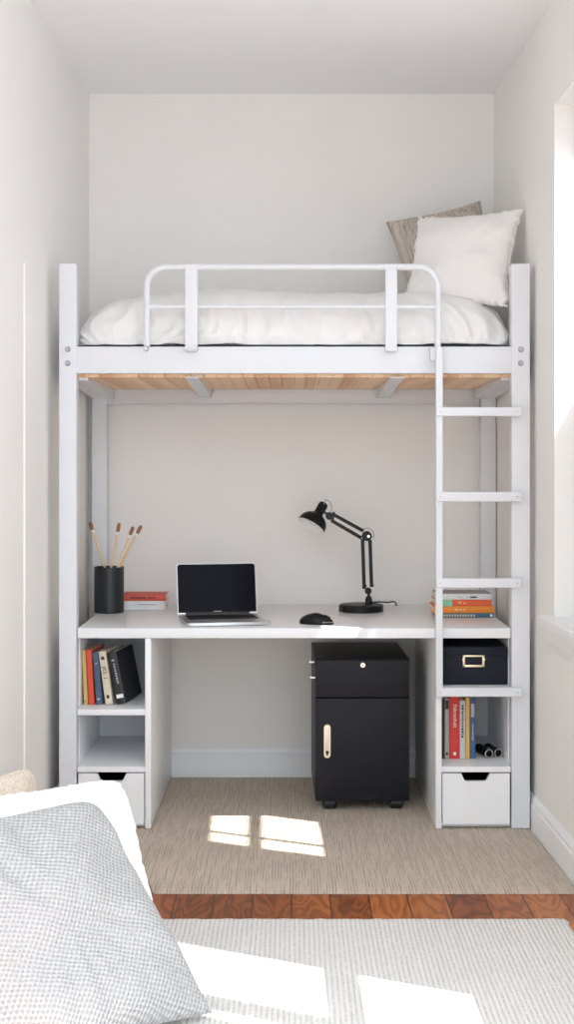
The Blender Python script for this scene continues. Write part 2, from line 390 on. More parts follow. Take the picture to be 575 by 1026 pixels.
for s in (-1, 1):
    b = bm_new(); xo = PXL[0] + 0.012 if s < 0 else PXR[1] - 0.012
    box(b, min(xo, xo - s * 0.03), max(xo, xo - s * 0.03), ZF + 0.062, ZB, RB - 0.004, RT, 0.003)
    prism(b, [(ZF + 0.062, DK), (ZF + 0.062, DK - 0.010), (ZB, DK - 0.040), (ZB, DK)], 'x', min(xo, xo - s * 0.085), max(xo, xo - s * 0.085))
    obj('end_rail', b, frame_m, bed, world=True)
DK = RB - 0.012        # underside of the slat deck
b = bm_new(); n = 34; x0, x1 = PXL[0] + 0.05, PXR[1] - 0.05; w = (x1 - x0) / n
for i in range(n): box(b, x0 + i * w + 0.0006, x0 + (i + 1) * w - 0.0006, ZF + 0.045, ZB - 0.002, DK, DK + 0.018, 0.0012, 1)
obj('slat_deck', b, deck_m, bed, smooth=False, world=True)
for a in (192, 398):
    b = bm_new(); xc = X(a, ZF) * 1.0; prism(b, [(ZF + 0.012, DK - 0.001), (ZF + 0.012, DK - 0.004), (ZF + 0.05, DK - 0.006), (ZB + 0.006, DK - 0.036), (ZB + 0.006, DK - 0.001)], 'x', xc - 0.024, xc + 0.024); obj('cross_beam', b, frame_m, bed, world=True)
# guard rail: bent tube + mid tube + two flat uprights
YG = ZF - 0.014
def tp(px, py, d=YG): return (X(px, d), d, H(py, d))
b = bm_new(); arcL = [tp(147, 347)] + [tp(147 + 20 - 20 * math.cos(t), 288 - 20.5 * math.sin(t)) for t in [R(a) for a in range(0, 91, 9)]]
arcR = [tp(438.5 - 20 + 20 * math.cos(t), 288 - 20.5 * math.sin(t)) for t in [R(a) for a in range(90, -1, -9)]] + [tp(438.5, 352)]
tube(b, arcL + arcR, 0.0115, 16); gr = obj('guard_rail', b, frame_m, bed, world=True)
b = bm_new(); tube(b, [tp(147, 307.5), tp(438.5, 307.5)], 0.009, 14); obj('middle_bar', b, frame_m, gr, world=False).data.transform(Matrix.Translation(-base_of(bed)))
for (a, c) in ((185.5, 198), (386, 397.5)):
    b = bm_new(); box(b, X(a, YG), X(c, YG), YG - 0.013, YG + 0.013, H(352, YG), H(265, YG), 0.003); obj('upright', b, frame_m, gr).data.transform(Matrix.Translation(-base_of(bed)))
for px in (146.5, 187.5, 196, 388.5, 395.5, 432):
    b = bm_new(); d = ZF - (0.038 if px in (187.5, 196, 391, 396.5) else 0.02); cyl(b, (X(px, ZF), ZF + 0.006, H(349.5, ZF)), (X(px, ZF), d, H(349.5, ZF)), 0.0085, 0.0065, 16); obj('bolt', b, bolt_m, gr).data.transform(Matrix.Translation(-base_of(bed)))
# ladder
YL = ZF - 0.018
b = bm_new(); box(b, X(436, YL), X(443, YL), YL - 0.022, YL + 0.012, H(699, YL), H(349, YL), 0.004, 3)
box(b, X(431, YL), X(436.5, YL), YL - 0.004, YL + 0.022, H(361, YL), H(349, YL), 0.002)
lad = obj('ladder', b, frame_m, bed, world=True)
for (y0, y1) in ((408, 417), (493, 502.5), (579.5, 589), (689, 698)):
    b = bm_new(); d = YL - 0.024; box(b, X(437, d), X(522.5, d), d - 0.006, d + 0.018, H(y1, d), H(y0, d), 0.004, 3)
    r_ = obj('rung', b, frame_m, lad); r_.data.transform(Matrix.Translation(-base_of(bed)))
    for px in (441, 518):
      b = bm_new(); cyl(b, (X(px, d), d - 0.005, H((y0 + y1) / 2, d)), (X(px, d), d - 0.0075, H((y0 + y1) / 2, d)), 0.003, 0.0025, 12)
      obj('screw', b, bolt_m, r_).data.transform(Matrix.Translation(-base_of(bed)))

# ------------------------------------------------------------------ mattress and bedding
ML, MR = PXL[1] + 0.006, PXR[0] - 0.006
b = bm_new(); box(b, ML + 0.01, MR - 0.01, ZF + 0.05, ZB - 0.01, 0, 1.763 - DK - 0.019, 0.02, 3)
mesh_thing('mattress', b, navyfab_m, 'thin navy mattress edge peeking out under the white duvet', 'mattress', (0, 0, DK + 0.0185))
def duvet():
    t = bmesh.new(); nx, ny = 300, 130
    hw, hd, hz = (MR - ML) / 2 + 0.022, 0.370, 0.232
    g = {}
    def sq(a): return math.copysign(1 - (1 - abs(a)) ** 2.2, a) if abs(a) < 1 else a      # denser rows near the edges
    for i in range(nx + 1):
        for j in range(ny + 1):
            a, c = 2 * i / nx - 1, 2 * j / ny - 1
            u, v = sq(a), sq(c)
            du = max(0.0, 1 - abs(u) ** 9) ** 0.36; dvv = max(0.0, 1 - abs(v) ** 3.4) ** 0.46
            z = hz * du * dvv * (1 - 0.09 * abs(u) ** 3 + 0.03 * noise.noise(Vector((u * 2.2, v, 4))))
            # rounded plan corners
            ru = 1 - 0.055 * abs(v) ** 9; rv = 1 - 0.05 * abs(u) ** 10
            g[i, j] = t.verts.new((u * hw * ru, v * hd * rv, z))
    for i in range(nx):
        for j in range(ny): t.faces.new((g[i, j], g[i + 1, j], g[i + 1, j + 1], g[i, j + 1]))
    t.normal_update()
    for v in t.verts:
        c = v.co.copy(); side = 1 - min(1.0, abs(v.normal.z) * 1.0)
        edge = min(1.0, c.z / 0.03)
        warp = Vector((0.5 * noise.noise(Vector((c.x * 2.5, c.z * 6, 1))), 0, 0))
        q = c + warp * 0.25
        n1 = noise.noise(Vector((q.x * 4, q.y * 4, q.z * 3)))
        r1 = 1 - abs(noise.noise(Vector((q.x * 13, q.y * 3, q.z * 3 + 7)))) * 2.2       # sharp ridges
        r2 = 1 - abs(noise.noise(Vector((q.x * 26 + q.z * 9, q.y * 7, q.z * 6 + 2)))) * 2.2
        k = noise.noise(Vector((c.x * 9, c.z * 22, 5)))
        amt = 0.010 * n1 + side * (0.018 * r1 + 0.009 * r2 + 0.004 * k) + (1 - side) * (0.003 * r2 + 0.006 * r1)
        v.co += v.normal * (amt - 0.008) * edge
        if edge < 1: v.co.z += (1 - edge) * 0.012 * max(0, noise.noise(Vector((c.x * 14, c.y * 9, 3))))
        v.co.x = max(-hw - 0.002, min(hw + 0.002, v.co.x)); v.co.y = max(-hd - 0.012, v.co.y); v.co.z = max(v.co.z, 0.0005)
    bmesh.ops.holes_fill(t, edges=[e for e in t.edges if e.is_boundary], sides=0)
    bmesh.ops.recalc_face_normals(t, faces=t.faces)
    return t
dv = mesh_thing('duvet', duvet(), duvet_m, 'plump white cotton duvet spread over the whole loft bed', 'duvet', ((ML + MR) / 2, 5.412, 1.7635))
for p in dv.data.polygons: p.use_smooth = True

def pillow_bm(w, h, t, k=0.07, seed=0, wr=0.010, n=46, sag=0.0, expo=0.5, crease=0.0, rim=0.004, frill=0.0, corner=0.0, shear=0.0):
    bm = bmesh.new()
    def outline(u, v):
        x = u * w / 2 * (1 - k * (1 - v * v)); z = v * h / 2 * (1 - k * (1 - u * u))
        if corner and v > 0:
            c_ = 1 - corner * (abs(u * v)) ** 6; x *= c_; z *= c_
        fr = frill * (abs(u) ** 12 + abs(v) ** 12)
        x += fr * noise.noise(Vector((u * 3, v * 14, seed + 5))); z += fr * noise.noise(Vector((u * 14, v * 3, seed + 9)))
        return x - shear * (z + h / 2), z + h / 2
    grid = {}
    for sgn in (-1, 1):
        for i in range(n + 1):
            for j in range(n + 1):
                u = math.sin(math.pi / 2 * (2 * i / n - 1)); v = math.sin(math.pi / 2 * (2 * j / n - 1))
                edge = i in (0, n) or j in (0, n)
                if edge and sgn == 1: grid[(1, i, j)] = grid[(-1, i, j)]; continue
                x, z = outline(u, v)
                prof = (max(0, 1 - u * u) ** expo) * (max(0, 1 - v * v) ** expo)
                sg = 1 + sag * (-v)
                th = t / 2 * prof * sg
                p = Vector((x / w * 6, sgn * 2 + seed, z / h * 6))
                wn_ = noise.noise(p * 0.6) * wr * 1.8 * min(1, prof * 2)
                # wrinkles radiating from corners
                ang = math.atan2(v, u)
                wn_ += wr * 0.55 * noise.noise(Vector((ang * 5, sgn * 3 + seed, (abs(u) + abs(v)) * 1.1))) * min(1, prof * 3) * min(1, abs(u) + abs(v))
                if crease:
                    wn_ -= crease * math.exp(-((u + 0.15 + 0.35 * v) / 0.09) ** 2) * max(0, v) * min(1, prof * 3)
                grid[(sgn, i, j)] = bm.verts.new((x, sgn * (th + rim / 2 * (0 if edge else 1) + wn_), z))
    for sgn in (-1, 1):
        for i in range(n):
            for j in range(n):
                q = [grid[(sgn, i, j)], grid[(sgn, i + 1, j)], grid[(sgn, i + 1, j + 1)], grid[(sgn, i, j + 1)]]
                if sgn == 1: q.reverse()
                bm.faces.new(q)
    bmesh.ops.recalc_face_normals(bm, faces=bm.faces)
    # seam line around the edge
    pts = [grid[(-1, i, 0)].co.copy() for i in range(n)] + [grid[(-1, n, j)].co.copy() for j in range(n)] + \
          [grid[(-1, n - i, n)].co.copy() for i in range(n)] + [grid[(-1, 0, n - j)].co.copy() for j in range(n)]
    pts.append(pts[0].copy())
    return bm, pts
def place_axes(o, origin, right, up):
    r = Vector(right).normalized(); u = Vector(up); u = (u - r * u.dot(r)).normalized(); nrm = u.cross(r)     # +y local points away
    m = Matrix((r, nrm, u)).transposed().to_4x4(); m.translation = Vector(origin)
    # local y should point away from the camera for r to the right and u up
    if m.to_3x3().determinant() < 0: m = Matrix((r, -nrm, u)).transposed().to_4x4(); m.translation = Vector(origin)
    o.matrix_world = m
def pillow(name, label, cat, w, h, t, mat, origin, right, up, group=None, pipe=0.0025, **kw):
    bm, pts = pillow_bm(w, h, t, **kw)
    root = obj(name, bm, mat); tag(root, label, cat, group)
    for p in root.data.polygons: p.use_smooth = True
    b = bm_new(); tube(b, pts, pipe, 6); obj('seam', b, mat, root, angle=80)
    place_axes(root, origin, right, up); return root

pillow('pillow', 'white cotton pillow propped against the right wall on the bed', 'pillow', 0.44, 0.395, 0.16, pilw_m,
       (0.612, 5.215, 1.916), (0.375, -0.24, -0.01), (0.055, 0.10, 0.36), seed=2, k=0.10, wr=0.012, frill=0.016, expo=0.42)
pillow('pillow', 'ribbed beige linen pillow standing behind the white one on the bed', 'pillow', 0.395, 0.40, 0.13, bei_m,
       (0.668, 5.56, 2.005), (0.372, 0.0, 0.085), (-0.04, 0.14, 0.38), seed=8, k=0.08, wr=0.01, expo=0.45)

# ------------------------------------------------------------------ desk top and shelf units
DT, DB = H(629.5, ZF), H(639.5, ZF)
b = bm_new(); box(b, X(77.3, ZF) + 0.001, X(511.8, ZF) - 0.001, 0, BACK - 0.008 - 5.0, 0, DT - DB, 0.002, 2)
mesh_thing('desktop', b, desk_m, 'long white laminate desktop spanning both shelf units under the bed', 'desk', (0, 5.0, DB))
def shelf_unit(label, xin, xout, side, shelves, group):
    """xin/xout: pixel columns at the front of the inner panel and of the bay."""
    y0, y1 = ZF, 5.60
    a0, a1 = sorted((X(xin[0], ZF), X(xin[1], ZF)))
    o_in = X(xout, ZF)
    root = thing('shelf_unit', label, 'shelf unit', ((a0 + o_in) / 2, 5.3, 0), 0, group)
    b = bm_new(); box(b, a0, a1, y0, BACK - 0.025, 0.0095, DB - 0.001, 0.0015); obj('inner_panel', b, board_m, root, world=True)
    b = bm_new(); s = -1 if side < 0 else 1
    box(b, min(o_in, o_in + s * 0.018), max(o_in, o_in + s * 0.018), y0 + 0.066, y1, 0.0095, DB - 0.001, 0.0015); obj('outer_panel', b, board_m, root, world=True)
    lo, hi = min(o_in, a1 if side < 0 else a0), max(o_in, a0 if side < 0 else a1)
    if side < 0: lo, hi = o_in, a0
    else: lo, hi = a1, o_in
    b = bm_new(); box(b, lo, hi, y1 - 0.012, y1 - 0.002, 0.03, DB - 0.002); obj('back_panel', b, board_m, root, world=True)
    for (t_, bt) in shelves:
        b = bm_new(); box(b, lo, hi, y0 + 0.004, y1 - 0.012, H(bt, ZF), H(t_, ZF), 0.0015); obj('shelf', b, board_m, root, world=True)
    b = bm_new(); box(b, lo, hi, y0 + 0.03, y1 - 0.012, 0.0095, 0.022); obj('bottom_panel', b, board_m, root, world=True)
    # drawer with a cut-out grip
    zt, zb = H(shelves[-1][1] + 1.2, ZF), 0.024
    g = 0.0035; cx = (lo + hi) / 2 + (0.002 if side < 0 else -0.002); gw, gb, gd = 0.054, 0.038, 0.028
    poly = [(lo + g, zb), (hi - g, zb), (hi - g, zt), (cx + gw, zt), (cx + gw - 0.004, zt - 0.004), (cx + gb + 0.003, zt - gd + 0.004), (cx + gb - 0.004, zt - gd), (cx - gb + 0.004, zt - gd), (cx - gb - 0.003, zt - gd + 0.004), (cx - gw + 0.004, zt - 0.004), (cx - gw, zt), (lo + g, zt)]
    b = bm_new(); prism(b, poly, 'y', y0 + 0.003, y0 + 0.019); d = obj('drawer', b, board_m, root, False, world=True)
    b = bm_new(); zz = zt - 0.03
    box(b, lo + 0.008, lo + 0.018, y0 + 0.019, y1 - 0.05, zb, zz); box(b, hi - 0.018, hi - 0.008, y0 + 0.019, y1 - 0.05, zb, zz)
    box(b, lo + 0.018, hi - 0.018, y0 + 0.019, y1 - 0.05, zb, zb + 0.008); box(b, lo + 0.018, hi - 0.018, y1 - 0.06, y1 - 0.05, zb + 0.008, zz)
    obj('drawer_box', b, black_m, d, False).data.transform(Matrix.Translation(-base_of(root)))  # black stands in for the shade seen through the grip
    return root
shelf_unit('white shelf unit under the left end of the desk, holding leaning books', (145.3, 151.3), 77.3, -1, [(711, 717), (768.5, 774)], None)
shelf_unit('white shelf unit behind the ladder under the right end of the desk', (436.5, 442.5), 511.8, 1, [(688.5, 694.5), (768.5, 774)], None)

# ------------------------------------------------------------------ books
def book_mats(col):
    key = 'cover_%02x%02x%02x' % tuple(int(c * 255) for c in col)
    return MATS.get(key) or speck(key, col, 0.5, 0.05, 50, 0.05, 0.0004)
def book(label, t, h, d, col, group, mat_fn=None):
    """Standing book: spine faces -y, x = thickness, z = height; base at its lower middle."""
    root = thing('book', label, 'book', (0, 0, 0), 0, group)
    b = bm_new(); c = 0.0022
    box(b, -t / 2, -t / 2 + c, 0.002, d, 0, h, 0.0006, 1); box(b, t / 2 - c, t / 2, 0.002, d, 0, h, 0.0006, 1)
    pr = [(-t / 2, 0.004), (-t / 2, 0.002), (-t * 0.4, 0.0004), (0, 0), (t * 0.4, 0.0004), (t / 2, 0.002), (t / 2, 0.004)]
    prism(b, pr, 'z', 0, h)
    obj('cover', b, book_mats(col), root, angle=30)
    b = bm_new(); box(b, -t / 2 + c, t / 2 - c, 0.004, d - 0.004, 0.003, h - 0.003); obj('pages', b, page_m, root, False)
    return root
def marks(root, items, mat, name='spine_print', sy=-0.0006):
    """items: (x0,x1,z0,z1) patches printed on the spine."""
    if len(items) == 2:
        for it in items: marks(root, [it], mat, name, sy)
        return
    b = bm_new()
    for (x0, x1, z0, z1) in items: box(b, x0, x1, sy, 0.001, z0, z1)
    return obj(name, b, mat, root, False)
def spine_text(root, s, size, z_top, x, mat):
    bm = text_bm(s, size)
    m = Matrix.Translation((x, -0.0006, z_top)) @ Matrix.Rotation(R(90), 4, 'X') @ Matrix.Rotation(R(-90), 4, 'Z')
    bmesh.ops.transform(bm, matrix=m, verts=bm.verts); return obj('spine_title', bm, mat, root, False)
def squiggle(x, w, z0, z1, seed, step=0.006):
    """Illegible small print: broken dashes down a spine."""
    rnd = random.Random(seed); out = []; z = z1
    while z > z0:
        l = rnd.uniform(0.4, 1.0) * step
        out.append((x - w / 2 * rnd.uniform(0.5, 1), x + w / 2 * rnd.uniform(0.5, 1), z - l, z)); z -= l + step * 0.35
    return out
GL, GR = 'books leaning on the upper left shelf', 'books standing on the lower right shelf'
SH1 = H(711, ZF)
def stand(bk, px, py, d, lean, yaw, zbase):
    bk.rotation_euler = (0, lean, yaw)
    bk.location = (X(px, d), d, zbase)
def lean_lift(t, lean): return abs(math.sin(lean)) * t / 2
LB = [('ochre yellow book leaning leftmost on the upper left shelf', 85.9, 0.014, 0.200, 0.17, (0.62, 0.44, 0.17), -2.4, -7),
      ('coral red book leaning between the ochre and the blue book', 91.5, 0.020, 0.200, 0.19, (0.70, 0.085, 0.045), -3.1, -7),
      ('slate blue book leaning between the red and the cream book', 99.4, 0.022, 0.192, 0.17, (0.07, 0.115, 0.18), -4.8, -7),
      ('cream book with dark spine print leaning beside the black one', 109.2, 0.027, 0.196, 0.19, (0.72, 0.63, 0.48), -8, -7),
      ('black book with a white spine label, leaning farthest right', 121.6, 0.034, 0.192, 0.24, (0.020, 0.020, 0.022), -11.5, -8)]
books = []
for (lab, px, t, h, d, col, lean, yaw) in LB:
    bk = book(lab, t, h, d, col, GL); books.append(bk)
    stand(bk, px, 0, 5.10, R(lean), R(yaw), SH1 + lean_lift(t, R(lean)) + 0.0006)
marks(books[0], [(-0.004, 0.002, 0.012, 0.016)], blk_ink)
marks(books[2], [(-0.006, 0.004, 0.018, 0.022), (-0.002, 0.003, 0.150, 0.153)], wht_ink)
marks(books[3], [(-0.006, 0.006, 0.165, 0.177), (-0.005, 0.005, 0.022, 0.034)], blk_ink)
spine_text(books[3], 'JKS  1', 0.020, 0.140, 0.0, blk_ink)
marks(books[4], [(-0.013, 0.013, 0.022, 0.036)], wht_ink)
marks(books[4], squiggle(0.002, 0.008, 0.075, 0.150, 3, 0.009) + [(-0.005, 0.005, 0.160, 0.166)], grey_ink, 'spine_title')
SH3 = H(768.5, ZF)
RBk = [('thin black book at the left end of the lower right shelf', 444.3, 0.008, 0.226, 0.16, (0.02, 0.02, 0.022), 0),
       ('grey book with a dark band between black and red book', 447.7, 0.017, 0.224, 0.17, (0.44, 0.42, 0.39), 0),
       ('thick red book with white lettering on the lower right shelf', 455.0, 0.0365, 0.230, 0.19, (0.72, 0.045, 0.035), 0),
       ('light grey book with dark print right of the red one', 463.3, 0.0215, 0.216, 0.18, (0.60, 0.59, 0.565), 0),
       ('slim mustard yellow book between the grey and blue books', 468.6, 0.0145, 0.226, 0.18, (0.74, 0.44, 0.10), 0),
       ('blue book with pale print at the right end of the row', 474.2, 0.0200, 0.228, 0.19, (0.045, 0.10, 0.22), 0)]
rb = []
xx = X(443.2, 5.13)
for (lab, px, t, h, d, col, lean) in RBk:
    bk = book(lab, t, h, d, col, GR); rb.append(bk)
    bk.location = (xx + t / 2, 5.14 + random.uniform(-0.004, 0.004), SH3 + 0.0005); xx += t + 0.0012
marks(rb[1], [(-0.006, 0.006, 0.185, 0.218), (-0.004, 0.004, 0.014, 0.024)], blk_ink)
marks(rb[1], squiggle(0.0, 0.006, 0.08, 0.15, 7), grey_ink, 'spine_title')
spine_text(rb[2], 'Fahrenheit', 0.020, 0.202, 0.002, wht_ink)
marks(rb[2], [(-0.004, 0.006, 0.014, 0.025)], wht_ink)
marks(rb[3], squiggle(0.0, 0.009, 0.085, 0.200, 5, 0.008), blk_ink)
marks(rb[5], [(-0.006, 0.006, 0.155, 0.205)] , grey_ink); marks(rb[5], squiggle(0.0, 0.007, 0.075, 0.13, 9, 0.007), grey_ink, 'spine_title')

def flat_book(label, w, d, t, col, loc, rotz, group, extra=None):
    """Lying book: spine faces -y; w = spine length along x, d = depth."""
    root = thing('book', label, 'book', loc, rotz, group)
    b = bm_new(); c = 0.0018
    box(b, -w / 2, w / 2, 0.002, d, 0, c, 0.0005, 1); box(b, -w / 2, w / 2, 0.002, d, t - c, t, 0.0005, 1)
    prism(b, [(0.004, 0), (0.002, 0), (0.0004, t * 0.1), (0, t / 2), (0.0004, t * 0.9), (0.002, t), (0.004, t)], 'x', -w / 2, w / 2)
    obj('cover', b, book_mats(col), root, angle=30)
    b = bm_new(); box(b, -w / 2 + 0.003, w / 2 - 0.003, 0.004, d - 0.004, c, t - c); obj('pages', b, page_m, root, False)
    return root
def fmarks(root, items, mat, name='spine_print'):
    b = bm_new()
    for (x0, x1, z0, z1) in items: box(b, x0, x1, -0.0006, 0.001, z0, z1)
    obj(name, b, mat, root, False)
GLS = 'books stacked on the left end of the desk'; z = DT + 0.0004
dL = 5.64
xL = (X(126, dL) + X(161, dL)) / 2; wL = X(160, dL) - X(116, dL)
flat_book('white book at the bottom of the stack beside the pencil cup', wL, 0.15, 0.0205, (0.78, 0.79, 0.80), (xL, dL, z), R(0), GLS); z += 0.0207
bw = flat_book('white book in the middle, under the red one by the cup', wL - 0.004, 0.15, 0.0165, (0.80, 0.80, 0.80), (xL - 0.001, dL, z), R(0), GLS); z += 0.0167
bkr = flat_book('red book on top of the stack beside the pencil cup', wL + 0.0, 0.145, 0.026, (0.62, 0.085, 0.05), (xL + 0.001, dL - 0.001, z), R(0), GLS)
fmarks(bkr, [(x - 0.0, x + 0.006, 0.009, 0.017) for x in (-0.055, -0.046, -0.036, -0.027, -0.017, -0.008, 0.002, 0.020, 0.030, 0.040)], blk_ink)
fmarks(bw, [(-0.02, 0.05, 0.001, 0.003)], book_mats((0.15, 0.22, 0.42)))
GRS = 'books stacked on the right end of the desk'; z = DT + 0.0004; dR = 5.36
def rx(a, c): return X(a, dR), X(c, dR)
def rstack(lab, a, c, t, col, rot, dd=0.17):
    global z
    x0, x1 = rx(a, c); o = flat_book(lab, x1 - x0, dd, t, col, ((x0 + x1) / 2, dR, z), R(rot), GRS); z += t + 0.0003; return o
o1 = rstack('dark teal book at the bottom of the stack behind the ladder', 437, 495, 0.0165, (0.055, 0.16, 0.22), 0)
w_ = o1.children[0].dimensions.x if False else (X(495, dR) - X(437, dR))
fmarks(o1, [(i * 0.0105 - 0.105, i * 0.0105 - 0.098, 0.004, 0.012) for i in range(14)], book_mats((0.62, 0.55, 0.45)))
fmarks(o1, [(w_ / 2 - 0.016, w_ / 2 - 0.006, 0.004, 0.012)], wht_ink, 'publisher_mark')
o2 = rstack('orange book above the teal one in the right desk stack', 434, 495, 0.0265, (0.86, 0.27, 0.03), 0)
fmarks(o2, [(-0.035, -0.022, 0.008, 0.018), (-0.018, -0.006, 0.010, 0.016), (0.0, 0.006, 0.008, 0.018)], book_mats((0.88, 0.50, 0.25)))
o3 = rstack('orange-red book with a green spine end in the right stack', 436, 492.5, 0.0250, (0.80, 0.13, 0.035), 0)
fmarks(o3, [(-(X(492.5, dR) - X(436, dR)) / 2, -0.043, 0.0, 0.0250)], book_mats((0.25, 0.55, 0.38)), 'green_band')
fmarks(o3, [(-0.020, -0.008, 0.010, 0.018), (0.0, 0.010, 0.008, 0.014)], book_mats((0.85, 0.40, 0.25)))
o4 = rstack('white-spined book with a grey cover on top behind the ladder', 437, 492.5, 0.0225, (0.72, 0.72, 0.72), 0)
b = bm_new(); box(b, -(X(492.5, dR) - X(437, dR)) / 2 + 0.001, (X(492.5, dR) - X(437, dR)) / 2 - 0.001, 0.003, 0.168, 0.0225, 0.0231); obj('cover_picture', b, book_mats((0.22, 0.20, 0.19)), o4, False)
fmarks(o4, [(0.024, 0.050, 0.007, 0.013)], blk_ink); fmarks(o4, [(-0.02, -0.006, 0.008, 0.011), (0.012, 0.014, 0.006, 0.015)], grey_ink, 'spine_title')

# ------------------------------------------------------------------ pencil cup with brushes
dc = 5.56; r = 0.0600; hc = 0.183
cup_x = X(109.2, dc)
b = bm_new(); lathe(b, [(0, 0), (r - 0.002, 0), (r, 0.002), (r, hc - 0.001), (r - 0.001, hc), (r - 0.003, hc), (r - 0.0035, hc - 0.001), (r - 0.0035, 0.005), (0, 0.005)], 56)
mesh_thing('pencil_cup', b, cup_m, 'dark charcoal cylindrical cup holding four brushes on the desk', 'cup', (cup_x, dc, DT + 0.0003))
def brush(label, bx, ty, tx, dy0, dy1):
    """(bx) px column where it crosses the rim, tip at (tx, ty)."""
    rimz = DT + hc; tip = Vector((X(tx, dc + dy1), dc + dy1, H(ty, dc + dy1))); rim = Vector((X(bx, dc + dy0), dc + dy0, rimz))
    d = (tip - rim).normalized(); foot = rim - d * 0.165
    if foot.z < DT + 0.007: foot = rim - d * ((rim.z - DT - 0.009) / d.z)
    root = thing('paintbrush', label, 'brush', foot, 0, 'brushes in the dark desk cup')
    q = tip - foot; ln = q.length; u = q.normalized()
    a = u * (ln - 0.048); c = u * (ln - 0.036)
    b = bm_new(); cyl(b, (0, 0, 0), a, 0.0045, 0.0050, 14); obj('handle', b, stick_m, root)
    b = bm_new(); cyl(b, a, c, 0.0052, 0.0060, 14); obj('ferrule', b, ferr_m, root)
    b = bm_new(); m, l2 = frame_to(c, u * ln)
    lathe(b, [(0, 0), (0.006, 0), (0.0078, l2 * 0.35), (0.0074, l2 * 0.75), (0.0055, l2 * 0.95), (0, l2)], 14, m); obj('bristles', b, brist_m, root)
brush('brush leaning far left out of the charcoal cup', 104.5, 522.5, 90, 0.035, 0.05)
brush('brush rising nearly upright from the middle of the charcoal cup', 111.5, 524, 119.5, -0.010, -0.008)
brush('shorter brush leaning right, left neighbour of the rightmost one', 118.0, 527.5, 133.5, -0.028, -0.026)
brush('brush leaning farthest right out of the charcoal cup', 120.5, 526.5, 141.5, 0.012, 0.012)

# ------------------------------------------------------------------ laptop
lw, ld = 0.310, 0.310
lap = thing('laptop', 'open silver laptop with a dark blank screen on the desk', 'laptop', (X(187.5, 5.035), 5.035, DT + 0.0003), R(11))
b = bm_new()
pl = [(0.012, 0), (lw - 0.012, 0), (lw - 0.004, 0.004), (lw, 0.012), (lw, ld), (0, ld), (0, 0.012), (0.004, 0.004)]
prism(b, pl, 'z', 0.0025, 0.0130, bev=0.0015)
obj('base', b, alu_m, lap)
b = bm_new(); box(b, 0.03, lw - 0.03, 0.02, ld - 0.02, 0, 0.003); obj('rubber_feet', b, rubber_m, lap, False)
b = bm_new(); box(b, 0.022, lw - 0.022, 0.124, ld - 0.030, 0.0130, 0.0134)
for rr in range(6):
    yy = 0.128 + rr * 0.0205; nk = 14
    if rr == 0: ks = [(0, 1), (1, 1), (2, 1), (3, 5), (8, 1), (9, 1), (10, 1), (11, 1), (12, 2)]
    else: ks = [(i, 1) for i in range(nk)]
    kw = (lw - 0.050) / nk
    for (i, s) in ks: box(b, 0.025 + i * kw + 0.001, 0.025 + (i + s) * kw - 0.001, yy, yy + 0.0175, 0.0134, 0.0146)
obj('keyboard', b, key_m, lap, False)
b = bm_new(); box(b, lw / 2 - 0.05, lw / 2 + 0.05, 0.012, 0.108, 0.0130, 0.0133); obj('trackpad', b, speck('trackpad_grey', (0.45, 0.46, 0.48), 0.35, 0.02, 40, 0, metal=0.5), lap, False)
b = bm_new(); cyl(b, (0.03, ld - 0.004, 0.0140), (lw - 0.03, ld - 0.004, 0.0140), 0.0055, seg=16); obj('hinge', b, key_m, lap)
# lid: local frame hinged at back edge and leaning back
tilt = R(14); hl = 0.196
ML_ = Matrix.Translation((0, ld - 0.002, 0.0155)) @ Matrix.Rotation(-tilt, 4, 'X')
b = bm_new(); pr = [(0.0, 0), (lw, 0), (lw, hl - 0.010), (lw - 0.003, hl - 0.003), (lw - 0.010, hl), (0.010, hl), (0.003, hl - 0.003), (0, hl - 0.010)]
prism(b, pr, 'y', 0, 0.006, bev=0.0012, mat=ML_); lid = obj('lid', b, alu_m, lap)
b = bm_new(); prism(b, [(0.002, 0.004), (lw - 0.002, 0.004), (lw - 0.002, hl - 0.009), (lw - 0.009, hl - 0.002), (0.009, hl - 0.002), (0.002, hl - 0.009)], 'y', -0.0006, 0.001, mat=ML_); obj('screen', b, screen_m, lid, False)
b = bm_new(); box(b, lw / 2 - 0.016, lw / 2 + 0.016, -0.001, 0, 0.007, 0.0095, mat=ML_); obj('bezel_mark', b, grey_ink, lid, False)

# ------------------------------------------------------------------ mouse
b = bm_new(); t = bmesh.new(); bmesh.ops.create_uvsphere(t, u_segments=40, v_segments=24, radius=1)
for v in t.verts:
    x, y, zc = v.co
    w = 1 - 0.12 * x
    zc2 = max(zc, -0.25)
    v.co = Vector((x * 0.066, y * 0.036 * w, (zc2 + 0.25) / 1.25 * 0.042 * (1 - 0.28 * max(0, x) - 0.12 * max(0, -x))))
merge(b, t); mouse = thing('computer_mouse', 'black computer mouse lying on the sunlit desktop', 'mouse', (X(317, 5.15), 5.14, DT + 0.0004), R(-20))
obj('shell', b, black_m, mouse, angle=60)
b = bm_new(); pts = []
for i in range(49):
    a = 2 * math.pi * i / 48; x = math.cos(a); w = 1 - 0.12 * x
    if -1.15 < math.atan2(math.sin(a), math.cos(a)) < 1.15: pts.append((x * 0.0662, math.sin(a) * 0.0362 * w, 0.0085))
pts.sort(key=lambda p: math.atan2(p[1] / 0.031, p[0] / 0.062))
tube(b, pts, 0.0011, 8); obj('chrome_trim', b, chrome_m, mouse, label='thin chrome line round the front edge')
b = bm_new(); tube(b, [(0.032, 0, 0.0340), (0.044, 0, 0.0290), (0.054, 0, 0.0230)], 0.0028, 10, 1); obj('scroll_wheel', b, rubber_m, mouse)

